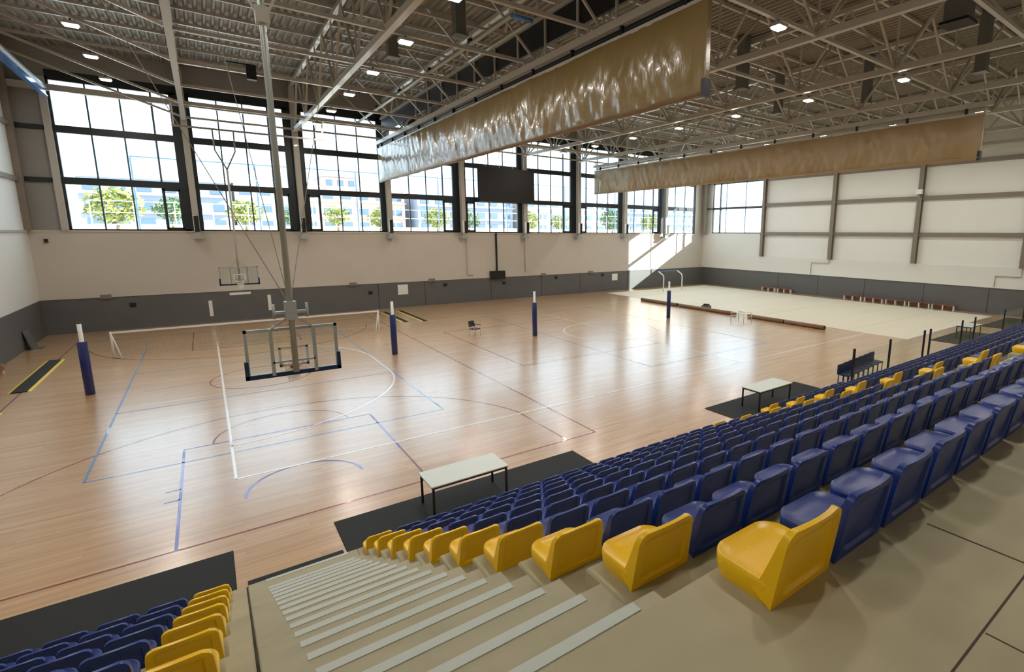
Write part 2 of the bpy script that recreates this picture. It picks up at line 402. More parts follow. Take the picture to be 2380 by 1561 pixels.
for i, y in enumerate(NY):
    t = thing('cross_tie', 'long pale steel tie across the trusses, %s in from the far windows' % ordn(len(NY)-i), 'roof tie', (0, y, ZB), group='cross ties between the roof trusses')
    MB().box(TX[0], TX[-1]+1.0, -0.07, 0.07, -0.06, 0.06).build('tie_bar', M['steel'], t)
    MB().bar((TX[0], 0, 0), (XL+0.1, 0, 2.6), 0.11).build('end_strut', M['steel'], t)
    for a in range(1, len(TX)-1):
        for s in (0, 1):
            x0 = TX[a+s]+(0.15 if s == 0 else -0.15); x1 = TX[a]+3+(-0.05 if s == 0 else 0.05)
            MB().bar((x0, 0, 0.12), (x1, 0, ZU-ZB-0.15), 0.085).build('diagonal_brace', M['steel'], t)
for i in range(21):
    y = -16.2+2.2*i
    if y > 27.6: break
    o = MB().box(XL+0.02, XR-0.02, y-0.06, y+0.06, ZU+0.1, ZU+0.24).build('roof_purlin', M['steel'])
    tag(o, 'straight pale steel purlin under the roof deck, %s from the far windows' % ordn(20-i+1), 'purlin', 'purlins under the corrugated deck')
for yy, zz in ((2.5, 14.6), (6.9, 14.6), (11.3, 14.6), (15.7, 14.6), (20.1, 14.6)):
    o = MB().box(TX[1], TX[-1], yy-0.05, yy+0.05, zz-0.05, zz+0.05).build('roof_rail', M['steel'])
    tag(o, 'thin pale steel rail crossing the trusses at mid depth, %s from the far windows' % ordn([20.1, 15.7, 11.3, 6.9, 2.5].index(yy)+1), 'rail', 'thin rails at mid truss depth')
# blue beam on the left gable and the white/blue folded frame
t = thing('gable_beam', 'bright blue steel beam running along the top of the left wall', 'beam', (-6.2, 0, 13.7))
MB().box(-0.13, 0.13, -16, 27.2, 0, 0.1).build('top_flange', M['galv'], t); MB().box(-0.05, 0.05, -16, 27.2, -0.35, 0).build('web', M['bluesteel'], t); MB().box(-0.11, 0.11, -16, 27.2, -0.42, -0.35).build('bottom_flange', M['bluesteel'], t)
t = thing('folded_hoop_frame', 'long shiny pale blue frame folded flat under the roof left of curtain', 'frame', (8.7, 0, 13.06))
MB().tube([(0, 1.35, 0), (0, 22.6, 0)], 0.075, 10).build('side_tube', M['galv'], t); MB().tube([(0.75, 1.35, 0), (0.75, 6.5, 0)], 0.06, 10).build('side_tube', M['galv'], t)
MB().tube([(0, 1.35, 0), (0.75, 1.35, 0)], 0.07, 10).build('end_tube', M['bluesteel'], t)
for y in (4.7, 9.1, 13.5, 17.9): MB().box(-0.06, 0.06, y-0.1, y+0.1, -0.02, 0.2).build('hanger', M['blackm'], t)
MB().box(-0.1, 0.12, 22.45, 22.75, -0.12, 0.1).build('end_bracket', M['bluesteel'], t)

# ceiling lamps
lamp_data = bpy.data.lights.new('lamp_light', 'AREA'); lamp_data.shape = 'DISK'; lamp_data.size = 0.34; lamp_data.energy = LAMP_W; lamp_data.color = (1.0, 0.955, 0.87)
LX = [-3.2, 6.3, 15.4, 24.6, 33.8, 43.0]
proto = None
for i, lx in enumerate(LX):
    for j, ly in enumerate(NY[:-1]):
        z = ZB-0.16 if i else ZB+2.6*(-0.3-lx)/7.6-0.2
        lab = 'glowing square ceiling lamp, %s row from the left wall, %s from the far windows' % (ordn(i+1), ordn(9-j))
        if proto is None:
            proto = thing('ceiling_lamp', lab, 'lamp', (lx, ly, z), group='ceiling lamps under the trusses')
            MB().box(-0.24, 0.24, -0.19, 0.19, -0.1, 0).build('housing', M['steel'], proto)
            MB().box(-0.19, 0.19, -0.15, 0.15, -0.15, -0.1).build('lens', M['lens'], proto)
            MB().bar((0, 0, 0), (0, 0, 0.12), 0.05).build('hanger', M['blackm'], proto)
            lo = bpy.data.objects.new('lamp_light', lamp_data); COL.objects.link(lo); lo.parent = proto; lo.location = (0, 0, -0.17)
        else: dup(proto, (lx, ly, z), lab)
# sheet metal ventilation boxes between trusses
vents = [(24.4, -6.0, 14.3, 1.0, 'large'), (29.3, -5.4, 13.55, 0.55, 'tall'), (29.3, 5.2, 13.55, 0.5, 'small'), (31.0, 0.6, 13.55, 0.5, 'small'), (8.6, 5.4, 13.6, 0.5, 'tall'), (23.2, 3.3, 13.6, 0.6, 'small'), (7.2, 9.3, 13.5, 0.5, 'small'), (12.6, 19.9, 13.6, 0.5, 'small')]
for i, (vx, vy, vz, s, kd) in enumerate(vents):
    t = thing('roof_vent_duct', 'grey sheet metal duct hanging between the trusses, %s by nearness to the camera' % ordn([2, 1, 5, 3, 4, 6, 7, 8][i]), 'duct', (vx, vy, vz), group='grey ducts hanging from the roof')
    h = 16.1-vz
    b = MB().box(-s*0.4, s*0.4, -s*0.4, s*0.4, 0, h)
    b.build('duct_body', M['duct'], t)
    MB().box(-s*0.5, s*0.5, -s*0.5, s*0.5, -0.08, 0.02).build('duct_flange', M['blackm'] if kd == 'large' else M['duct'], t)

# ------------------------------------------------------------------ divider curtains
def curtain(name, label, xc, ya, yb, zt, zb, m, amp, seed, shaft):
    t = thing(name, label, 'curtain', (xc, 0, 0))
    L = yb-ya; H = zt-zb
    def fold(u, v, side):
        y = ya+L*u; z = zb+0.12+(H-0.12)*v
        e = min(1.0, min(u, 1-u)*L/1.2); w = (0.45+0.55*(1-v))*e
        n1 = noise.noise(Vector((y*0.55+z*0.25, z*0.5, seed+side)))
        n2 = noise.noise(Vector((y*2.3-z*0.9, z*0.75, seed+5+side)))
        n3 = noise.noise(Vector((y*5.5+z*1.6, z*1.3, seed+9+side)))
        d = amp*w*(0.9*n1+0.75*n2+0.42*n3)
        bulge = e*0.09*math.sin(PI*min(1, max(0, v)))**0.7
        return (side*(0.07+bulge+d), y, z)
    nu = int(L*9)
    MB().grid(lambda u, v: fold(u, v, -1), nu, 26).grid(lambda u, v: fold(1-u, v, 1), nu, 26).build('fabric', m, t)
    def hem(u, v):
        a = -PI*v; y = ya+L*u
        s = 0.03*noise.noise(Vector((y*1.1, a, seed)))
        return (math.cos(a)*(0.13+s), y, zb+0.13+math.sin(a)*(0.13+s))
    MB().grid(hem, nu//2, 10).build('bottom_hem', M['golddark'] if amp < 0.1 else M['gold2'], t)
    for (p, q) in ((ya-0.02, ya+0.03), (yb-0.03, yb+0.02)): MB().box(-0.075, 0.075, p, q, zb+0.1, zt).build('end_seam', m, t)
    for y in NY:
        if ya < y < yb: MB().box(-0.04, 0.04, y-0.04, y+0.04, zt+0.6, ZB-0.06).build('suspension_rod', M['steel'], t)
    MB().box(-0.13, 0.13, ya-0.05, ya+0.08, zb-0.04, zb+0.42).build('end_weight', M['blackm'], t)
    MB().box(-0.06, 0.06, ya-0.1, yb+0.1, zt-0.02, zt+0.1).build('head_rail', M['steel'], t)
    MB().box(-0.12, 0.12, ya-0.3, yb+0.2, zt+0.36, zt+0.6).build('carrier_beam', M['steel'], t)
    MB().tube([(0.12, ya, zt+0.25), (0.12, yb, zt+0.25)], 0.1, 10).build('winding_shaft', shaft, t)
    for i in range(12):
        y = ya+0.8+i*(L-1.6)/11
        MB().box(-0.06, 0.06, y-0.05, y+0.05, zt+0.08, zt+0.37).build('hanger', M['blackm'], t)
    return t
curtain('divider_curtain', 'shiny gold vinyl divider curtain gathered up under the roof, nearer one', 11.05, -5.0, 26.8, 12.1, 9.72, M['gold'], 0.085, 1.3, M['blackm'])
curtain('divider_curtain', 'matt tan divider curtain gathered up under the roof, beyond the gold one', 31.35, -5.15, 26.8, 12.0, 9.82, M['gold2'], 0.12, 7.7, M['steel'])
t = thing('curtain_girder', 'pale girder with dark panel right above the gold curtain', 'girder', (11.45, 0, 13.35))
MB().box(-0.05, 0.05, -16, 27, 0, 0.95).build('dark_panel', M['blackm'], t); MB().box(-0.14, 0.14, -16, 27, 0.95, 1.07).build('top_rail', M['steel'], t)
for i in range(11): MB().box(-0.12, -0.05, -3.0+2.2*i-0.05, -3.0+2.2*i+0.05, -0.9, 0.95).build('post', M['steel'], t)

# ------------------------------------------------------------------ court lines (paint on the floor)
def lines(name, m, segs, arcs=(), w=0.05, z=0.002):
    b = MB()
    for (x0, y0, x1, y1) in segs:
        d = Vector((x1-x0, y1-y0)).normalized(); n = Vector((-d.y, d.x))*w/2
        b.add([(x0+n.x, y0+n.y, z), (x0-n.x, y0-n.y, z), (x1-n.x, y1-n.y, z), (x1+n.x, y1+n.y, z)], [(0, 1, 2, 3)])
    for (cx, cy, r, a0, a1) in arcs:
        N = max(8, int(abs(a1-a0)*r*3)); vs = []
        for i in range(N+1):
            a = math.radians(a0)+(math.radians(a1)-math.radians(a0))*i/N if False else math.radians(a0+(a1-a0)*i/N)
            vs += [(cx+(r-w/2)*math.cos(a), cy+(r-w/2)*math.sin(a), z), (cx+(r+w/2)*math.cos(a), cy+(r+w/2)*math.sin(a), z)]
        b.add(vs, [(2*i, 2*i+1, 2*i+3, 2*i+2) for i in range(N)])
    return b.build(name, m, flo)
lines('white_court_line', M['linew'], [(0, 0, 0, 20), (0.0, 0, 32.6, 0), (0, 20, 32.6, 20), (6, 8.5, 6, 11.5), (20, 0, 20, 20)], [(0, 8.5, 6, -90, 0), (0, 11.5, 6, 0, 90), (20, 10, 3, 0, 360)], 0.07, 0.004)
lines('blue_court_line', M['lineb'], [(-2.97, 1.95, -2.97, 19.95), (-2.97, 19.95, 6.03, 19.95), (6.03, 19.95, 6.03, 1.95), (6.03, 1.95, -2.97, 1.95), (-2.97, 7.95, 6.03, 7.95), (-2.97, 13.95, 6.03, 13.95), (15.9, 1.95, 15.9, 19.95), (15.9, 1.95, 24.9, 1.95), (24.9, 1.95, 24.9, 19.95)], [], 0.06, 0.003)
kx, by = 1.39, -2.84
lines('violet_court_line', M['linep'], [(kx-2.46, by, kx-2.46, by+5.8), (kx+2.46, by+2.3, kx+2.46, by+5.8), (kx-2.46, by+5.8, kx+2.46, by+5.8), (kx-2.75, by+2.4, kx-2.46, by+2.4), (kx-2.75, by+3.0, kx-2.46, by+3.0)], [(kx, by+1.575, 1.25, 0, 180)], 0.06, 0.003)
lines('maroon_court_line', M['liner'], [(kx-7.5, by, kx+7.65, by), (kx+7.65, by, kx+7.65, 23.9), (kx-7.5, by, kx-7.5, 23.9), (kx+6.6, by, kx+6.6, by+2.99), (kx-6.6, by, kx-6.6, by+2.99), (kx+2.46, by, kx+2.46, by+2.3), (kx-7.5, 23.9, kx+7.65, 23.9), (kx-2.46, 23.9, kx-2.46, 18.1), (kx+2.46, 23.9, kx+2.46, 18.1), (kx-2.46, 18.1, kx+2.46, 18.1), (11.2, 5.5, 11.2, 15.5), (11.2, 5.5, 20, 5.5), (11.2, 15.5, 20, 15.5)],
      [(kx, by+1.575, 6.75, 12, 168), (kx, by+5.8, 1.8, 0, 180), (kx, 10.5, 1.8, 0, 360), (kx, 22.3, 6.75, 192, 348)], 0.05, 0.0025)

# ------------------------------------------------------------------ concrete stand
D, R_, Y1, Z1 = 0.85, 0.44, -5.81, 0.60
zt = [Z1+R_*i for i in range(10)]; yt = [Y1-D*i for i in range(10)]
stand = thing('grandstand', 'stepped beige concrete stand carrying the rows of seats', 'stand', (0, 0, 0)); stand['kind'] = 'structure'
for i in range(10):
    ye = yt[i]-D if i < 9 else YN
    for (xa, xb) in (((XL, -0.06), (1.55, 11.3), (12.98, XR-0.14)) if i < 9 else ((XL, -0.06), (-0.04, XR-0.14))):
        bevel(MB().box(xa, xb, ye, yt[i], 0, zt[i]).build('tier', M['concrete'], stand), 0.012, 1)
MB().box(-0.06, -0.04, YN, yt[9], 0, zt[9]-0.004).build('joint', M['joint'], stand)
for i in range(9): MB().box(-0.06, -0.04, yt[i]-D, yt[i], 0, zt[i]-0.03).build('joint', M['joint'], stand)
gj = MB().box(-6, 40, -14.345, -14.337, zt[9], zt[9]+0.0015).box(2.862, 2.873, -14.33, -13.9, zt[9], zt[9]+0.0015).box(2.2, 2.207, -18.4, -14.35, zt[9], zt[9]+0.0015).box(6.9, 6.915, -18.4, -13.9, zt[9], zt[9]+0.0015)
gj.build('floor_joint', M['joint'], stand)
# stair half-steps with nosing strips, one flight per aisle
def flight(name, label, xa, xb, sa, sb):
    t = thing(name, label, 'stairs', (0, 0, 0), group='stair flights up the stand'); t['kind'] = 'structure'
    for n in range(18):
        e = -13.19+0.425*n if n < 17 else yt[0]; z = zt[9]-R_/2*(n+1)
        bevel(MB().box(xa, xb, max(e-0.45, yt[9]) if n == 0 else e-0.43, e, 0, z).build('step', M['concrete2'], t), 0.01, 1)
        MB().box(sa, sb, e-0.074, e-0.012, z, z+0.005).build('nosing_strip', M['strip'], t)
    return t
flight('stair_flight', 'concrete stair flight with grey nosing strips in the foreground aisle', -0.04, 1.55, 0.2, 1.4)
flight('stair_flight', 'concrete stair flight in the far aisle between blue seat blocks', 11.3, 12.98, 11.55, 12.75)

# ------------------------------------------------------------------ stadium seats
def pan_mesh(m):
    b = MB()
    def ring(sx, sy, z, oy=0):
        pts = []; w = 0.45*sx/2; y0, y1 = -0.145*sy+oy, 0.165*sy+oy; rf, rb = 0.09*min(sx, sy), 0.03*min(sx, sy)
        for (cx, cy, r, a0) in ((w-rb, y0+rb, rb, -90), (w-rf, y1-rf, rf, 0), (-w+rf, y1-rf, rf, 90), (-w+rb, y0+rb, rb, 180)):
            for q in range(6):
                a = math.radians(a0+90*q/5); bow = 0.03*(1-(cx/w if False else min(1, abs(cx+r*math.cos(a))/w))**2) if cy > 0 else 0
                pts.append((cx+r*math.cos(a), cy+r*math.sin(a)+bow, z))
        return pts
    rings = [ring(0.93, 0.95, 0.0), ring(0.99, 0.99, 0.045), ring(1.0, 1.0, 0.088), ring(0.985, 0.985, 0.102), ring(0.95, 0.955, 0.108), ring(0.88, 0.88, 0.100), ring(0.7, 0.7, 0.090), ring(0.35, 0.35, 0.086)]
    n = 24; vs = sum(rings, []); fs = []
    for i in range(len(rings)-1):
        for k in range(n): fs.append((i*n+k, i*n+(k+1) % n, (i+1)*n+(k+1) % n, (i+1)*n+k))
    fs.append([(len(rings)-1)*n+k for k in range(n)]); fs.append([k for k in range(n)][::-1])
    return b.add(vs, fs, 0, True).mesh('seat', m)
def back_mesh(m):
    b = MB(); H = 0.352; NU, NV = 10, 9
    def hw(h):                      # half width, rounded top corners
        w = 0.225-0.016*h
        if h > 0.8: q = (h-0.8)/0.2; w -= 0.05*(1-math.sqrt(max(0, 1-q*q)))
        return w
    def front(u, h): s = 2*u-1; return (s*hw(h), -0.070-0.135*h**0.8+0.028*s*s*(0.3+0.7*h), 0.05+(H-0.05)*h+0.012*(1-s*s)*h)
    def rear(u, h):
        s = 2*u-1; y = -0.155-0.075*h+0.022*s*s*h; ins = 0.016 if (0.12 < u < 0.88 and 0.12 < h < 0.86) else 0
        return (s*hw(h), min(y+ins, front(u, h)[1]-0.008), H*h+0.012*(1-s*s)*h)
    us = [0, 0.05, 0.11, 0.14, 0.3, 0.5, 0.7, 0.86, 0.89, 0.95, 1]; hs = [0, 0.1, 0.14, 0.3, 0.5, 0.7, 0.8, 0.84, 0.89, 0.95, 1]
    nu, nv = len(us), len(hs)
    F = [front(u, h) for h in hs for u in us]; Rr = [rear(u, h) for h in hs for u in us]
    o = nu*nv; fs = []
    for j in range(nv-1):
        for i in range(nu-1):
            a = j*nu+i; fs.append((a+1, a, a+nu, a+nu+1)); fs.append((o+a, o+a+1, o+a+nu+1, o+a+nu))
        fs.append((j*nu, o+j*nu, o+(j+1)*nu, (j+1)*nu)); a = j*nu+nu-1; fs.append((o+a, a, a+nu, o+a+nu))
    for i in range(nu-1):
        a = (nv-1)*nu+i; fs.append((a+1, a, o+a, o+a+1)); fs.append((i, i+1, o+i+1, o+i))
    me = b.add(F+Rr, fs, 0, True).mesh('backrest', m)
    return me
def shade(me):
    bm = bmesh.new(); bm.from_mesh(me); bmesh.ops.recalc_face_normals(bm, faces=bm.faces)
    for e in bm.edges:
        if len(e.link_faces) == 2 and e.calc_face_angle(0) > math.radians(50): e.smooth = False
    bm.to_mesh(me); bm.free(); return me
SEATM = {}
for cname in ('blue', 'yellow'):
    SEATM[cname] = (shade(pan_mesh(M[cname])), shade(back_mesh(M[cname])))
boltm = MB().tube([(0, 0, 0), (0, 0, 0.012)], 0.014, 8).mesh('fixing_bolt', M['galv'])
def make_seat(cname):
    t = thing('stadium_seat', '', 'seat')
    for nm, me in zip(('seat', 'backrest'), SEATM[cname]):
        o = bpy.data.objects.new(nm, me); COL.objects.link(o); o.parent = t
    o = bpy.data.objects.new('fixing_bolt', boltm); COL.objects.link(o); o.parent = t; o.location = (0.0, -0.05, 0.089)
    return t
protos = {c: make_seat(c) for c in SEATM}; used = set()
SOFF = -0.165      # seat centre behind the tier edge
rows = ['front row'] + ['%s row up' % ordn(i+1) for i in range(1, 9)] + ['top row']
slots = []
for i in range(10):
    y = yt[i]+SOFF; z = zt[i]
    for k in range(19):
        yel = k in (0, 18)
        slots.append((1.86+0.5*k, y, z, 'yellow' if yel else 'blue', i, 'A', k+1))
    for k in range(70):
        x = 13.43+0.5*k
        if x > 47: break
        if i == 0 and x > 17.6: continue
        slots.append((x, y, z, 'yellow' if k == 0 else 'blue', i, 'B', k+1))
    for k in range(14):
        x = -0.47-0.5*k
        slots.append((x, y, z, 'yellow' if k == 0 else 'blue', i, 'L', k+1))
vis = []
for s in slots:
    p = project((s[0], s[1], s[2]+0.2))
    if p is None: continue
    r = 0.35*FPX/p[2]
    inside = -r < p[0] < IW+r and -r < p[1] < IH+r
    if -400 < p[0] < IW+400 and -200 < p[1] < IH+400: vis.append((p[2], s, inside))
vis.sort(key=lambda q: q[0])
nblue = 0; rest = []
for dist, (x, y, z, c, i, blk, k), inside in vis:
    if c == 'blue' and not inside and dist > 12: continue
    if c == 'blue' and inside:
        nblue += 1
        if nblue > 300: rest.append((x, y, z)); continue
    if blk == 'A': lab = ('yellow plastic aisle seat, %s, right side of the near stairs' % rows[i] if k == 1 else 'yellow plastic aisle seat, %s, left side of the far aisle' % rows[i]) if c == 'yellow' else 'blue plastic stadium seat, %s, %s seat right of the near stairs' % (rows[i], ordn(k))
    elif blk == 'B': lab = 'yellow plastic aisle seat, %s, right side of the far aisle' % rows[i] if c == 'yellow' else 'blue plastic stadium seat, %s, %s seat beyond the far aisle' % (rows[i], ordn(k))
    else: lab = 'yellow plastic aisle seat, %s, left side of the near stairs' % rows[i] if c == 'yellow' else 'blue plastic stadium seat, %s, %s seat left of the near stairs' % (rows[i], ordn(k))
    grp = '%s plastic seats of the stand' % c
    if c not in used:
        used.add(c); t = protos[c]; t.location = (x, y, z); t['label'] = lab; t['group'] = grp
    else: dup(protos[c], (x, y, z), lab, grp)
if rest:
    b = MB()
    for me in SEATM['blue']:
        V = [v.co.copy() for v in me.vertices]; Fc = [list(p.vertices) for p in me.polygons]
        for (x, y, z) in rest: b.add([(v.x+x, v.y+y, v.z+z) for v in V], Fc, 0, True)
    o = b.build('distant_stadium_seats', M['blue'])
    tag(o, 'far rows of small blue plastic seats at the distant end of stand', 'seats', 'blue plastic seats of the stand', 'stuff')

# ------------------------------------------------------------------ glass railing on the stand front
t = thing('glass_railing', 'glass railing with black posts along the front of the stand', 'railing', (0, -5.9, zt[0]))
px = [18.75, 21.7, 25.05, 25.7, 29.6, 31.4, 36.2, 40.0, 44.0]
for p in px: MB().box(p-0.045, p+0.045, -0.03, 0.03, 0, 1.32).build('post', M['blackm'], t)
for a, b in zip(px[:-1], px[1:]):
    if b-a > 1: MB().box(a+0.06, b-0.06, -0.008, 0.008, 0.1, 1.15).build('glass_pane', M['railglass'], t)

# ------------------------------------------------------------------ floor mats and tables
def mat_thing(label, x0, x1, y0, y1, z=0.02):
    o = bevel(MB().box(x0, x1, y0, y1, 0.0, z).build('floor_mat', M['black']), 0.008, 1)
    return tag(o, label, 'mat', 'black rubber floor mats along the stand')
mat_thing('black rubber floor mat at lower left in front of the left seats', XL+0.2, -0.19, -5.75, -3.5)
mat_thing('black rubber floor mat under the nearer white table', 1.55, 7.68, -5.0, -3.57)
mat_thing('black rubber floor mat under the farther white table', 13.45, 19.05, -5.0, -3.4)
mat_thing('black rubber floor mat behind the glass railing, under the third table', 33.4, 38.6, -5.4, -3.2)
mat_thing('black rubber floor mat nearest the right end wall', 41.5, 47.5, -5.4, -3.3)
mat_thing('narrow black rubber strip at the foot of the near stairs', -0.03, 1.5, -5.75, -4.72)
def table(label, x, y, w, d, h=0.75):
    t = thing('folding_table', label, 'table', (x, y, 0.02), group='white tables beside the court')
    bevel(MB().box(-w/2, w/2, -d/2, d/2, h-0.05, h-0.02).build('tabletop', M['tabletop'], t), 0.006, 1)
    f = MB().box(-w/2+0.05, w/2-0.05, -d/2+0.03, -d/2+0.07, h-0.1, h-0.05).box(-w/2+0.05, w/2-0.05, d/2-0.07, d/2-0.03, h-0.1, h-0.05).box(-w/2+0.03, -w/2+0.07, -d/2+0.05, d/2-0.05, h-0.1, h-0.05).box(w/2-0.07, w/2-0.03, -d/2+0.05, d/2-0.05, h-0.1, h-0.05)
    f.build('apron_frame', M['blackm'], t)
    for sx in (-1, 1):
        for sy in (-1, 1): MB().box(sx*(w/2-0.05)-0.022, sx*(w/2-0.05)+0.022, sy*(d/2-0.05)-0.022, sy*(d/2-0.05)+0.022, 0, h-0.05).build('leg', M['blackm'], t)
    return t
table('white table with black legs on the mat in front of the near seats', 4.18, -4.3, 1.82, 0.86)
table('white table with black legs on the farther mat, mid right', 15.6, -4.42, 1.92, 0.8)
table('small dark-legged table on the mat behind the glass railing', 36.4, -4.2, 1.8, 0.8)

for i in range(7):
    t = thing('team_chair', 'dark navy team chair on the floor behind the glass railing, %s from the left' % ordn(i+1), 'chair', (20.4+0.55*i, -4.85+0.05*i, 0), PI, group='navy team chairs behind the railing')
    MB().box(-0.23, 0.23, -0.2, 0.22, 0.4, 0.45).build('seat', M['padn'], t); MB().box(-0.23, 0.23, -0.25, -0.2, 0.42, 0.82).build('backrest', M['padn'], t)
    for sx in (-1, 1):
        for sy in (-1, 1): MB().box(sx*0.2-0.015, sx*0.2+0.015, sy*0.19-0.015, sy*0.19+0.015, 0, 0.4).build('leg', M['blackm'], t)
# ------------------------------------------------------------------ hoops
def hoop(label, x, y, face, width, extra):
    """board in the plane of x; face = +1 faces +y"""
    t = thing('hanging_basketball_hoop', label, 'basketball hoop', (x, y, 2.9), 0 if face > 0 else PI)
    w, h = width/2, 1.05
    f = MB()
    for (a, b, c, d) in ((-w, w, h-0.06, h), (-w, w, 0, 0.05), (-w, -w+0.06, 0, h), (w-0.06, w, 0, h)): f.box(a, b, -0.035, 0.035, c, d)
    f.build('board_frame', M['galv'], t)
    MB().box(-w+0.05, w-0.05, -0.006, 0.006, 0.04, h-0.04).build('glass_board', M['board'], t)
    q = MB()
    for (a, b, c, d) in ((-0.295, 0.295, 0.555, 0.605), (-0.295, 0.295, 0.15, 0.2), (-0.295, -0.245, 0.15, 0.6), (0.245, 0.295, 0.15, 0.6)): q.box(a, b, 0.008, 0.012, c, d)
    q.build('target_square', M['white'], t)
    for sx in (-1, 1): MB().box(sx*0.42-0.035, sx*0.42+0.035, -0.10, -0.04, 0.0, h).build('support_upright', M['galv'], t)
    MB().box(-0.42, 0.42, -0.1, -0.05, 0.27, 0.31).build('support_crossbar', M['galv'], t)
    p = MB().box(-w-0.03, w+0.03, -0.05, 0.05, -0.05, 0.04).box(-w-0.035, -w+0.04, -0.05, 0.05, -0.05, 0.36).box(w-0.04, w+0.035, -0.05, 0.05, -0.05, 0.36)
    p.build('edge_padding', M['padn'], t)
    ring = [(0.225*math.cos(2*PI*i/28), 0.375+0.225*math.sin(2*PI*i/28), 0.15) for i in range(28)]
    r = MB().tube(ring, 0.010, 8, close=True).build('rim', M['red'], t)
    MB().box(-0.09, 0.09, 0.0, 0.16, 0.10, 0.16).build('rim_bracket', M['red'], r)
    def nf(u, v):
        a = 2*PI*u; rr = 0.22-0.09*v**0.7; return (rr*math.cos(a), 0.375+rr*math.sin(a), 0.145-0.4*v)
    MB().grid(nf, 24, 8).build('net', M['netw'], r)
    extra(t, h)
    return t
def near_extra(t, h):
    MB().tube([(0, -0.17, 0.05), (0, -0.17, 13.1)], 0.062, 14).build('pole', M['galv'], t)
    c = MB().box(-0.11, 0.11, -0.29, -0.05, 1.25, 1.65).box(-0.32, 0.32, -0.22, -0.12, 1.38, 1.44)
    c.build('pole_clamp', M['galv'], t)
    for sx in (-1, 1):
        MB().bar((sx*0.05, -0.12, 1.3), (sx*0.42, -0.07, h-0.02), 0.035).build('arm_strut', M['galv'], t)
        MB().tube([(sx*0.32, -0.17, 1.28), (sx*0.32, -0.17, 1.6)], 0.03, 8).build('hinge_tube', M['galv'], t)
        MB().bar((sx*0.1, -0.17, 7.5), (sx*1.2, -0.17, 10.0), 0.05).build('top_strut', M['steel'], t)
    MB().box(-0.12, 0.12, -0.3, -0.05, 7.3, 7.6).build('pole_collar', M['steel'], t)
    for P in ((0.74, 1.0, 3.07), (1.22, 1.0, 3.07), (1.8, 1.0, 3.07)):
        a = Vector((0.0, -0.17, 1.55)); m_ = Vector((P[0]-1.33, P[1], P[2])); MB().bar(a, a+(m_-a)*5.0, 0.014).build('stay_rod', M['girt'], t)
def far_extra(t, h):
    MB().tube([(0, -0.17, 0.05), (0, -0.17, 6.7)], 0.055, 10).build('pole', M['steel'], t)
    for sx in (-1, 1): MB().tube([(0, -0.17, 6.7), (sx*0.48, -0.17, 7.75), (sx*0.5, -0.17, 8.9)], 0.04, 8).build('fork_arm', M['girt'], t)
    MB().box(-5.3, 2.3, -0.22, -0.12, 8.85, 8.95).build('hoist_bar', M['girt'], t)
    MB().bar((-5.2, -0.17, 8.9), (-5.2, -0.17, 10.0), 0.08).build('hoist_hanger', M['steel'], t); MB().bar((2.2, -0.17, 8.9), (2.2, -0.17, 10.0), 0.08).build('hoist_hanger', M['steel'], t)
    for x in (-5.2, 2.2): MB().bar((x, -0.17, 9.98), (x, 0.42, 9.98), 0.08).build('hoist_bracket', M['steel'], t)
    for sx in (-1, 1): MB().bar((sx*0.02, -0.17, 1.4), (sx*0.42, -0.07, h-0.02), 0.03).build('arm_strut', M['galv'], t)
hoop('basketball hoop hanging on a grey pole above the near key, seen from behind', 1.33, -1.62, 1, 1.83, near_extra)
hoop('basketball hoop hanging before the far grey wall, facing the camera', 1.46, 22.8, -1, 1.95, far_extra)

# ------------------------------------------------------------------ volleyball posts
for i, (x, nm) in enumerate(((-4.0, 'nearest the left wall'), (7.07, 'right of the hanging hoop'), (15.2, 'right of the lone chair'), (26.4, 'before the cream floor cover'))):
    t = thing('volleyball_post', 'white volleyball post in a navy pad, %s' % nm, 'post', (x, 11.3, 0), group='padded volleyball posts')
    MB().tube([(0, 0, 0), (0, 0, 2.68)], 0.065, 12).build('post', M['white'], t)
    bevel(MB().tube([(0, 0, 0.02), (0, 0, 2.02)], 0.15, 8).build('pad', M['navy'], t), 0.01, 1)
    MB().tube([(0, 0, 2.68), (0, 0, 2.72)], 0.05, 10).build('top_cap', M['blackm'], t)

# ------------------------------------------------------------------ long low net
t = thing('long_low_net', 'long low net with white top tape across the left court', 'net', (-4.05, 18.4, 0))
MB().box(0, 12.2, -0.02, 0.02, 1.17, 1.26).build('top_tape', M['white'], t)
MB().grid(lambda u, v: (12.2*u, 0.01*math.sin(u*40), 0.04+1.13*v), 40, 4).build('mesh_net', M['net'], t)
for x in (0, 12.2):
    MB().tube([(x, 0, 0), (x, 0, 1.27)], 0.045, 10).build('end_post', M['white'], t)
    MB().tube([(x, 0, 1.2), (x+(0.35 if x < 1 else -0.35), -0.6, 0.03), (x, -0.02, 0.03)], 0.03, 8).build('brace', M['white'], t)

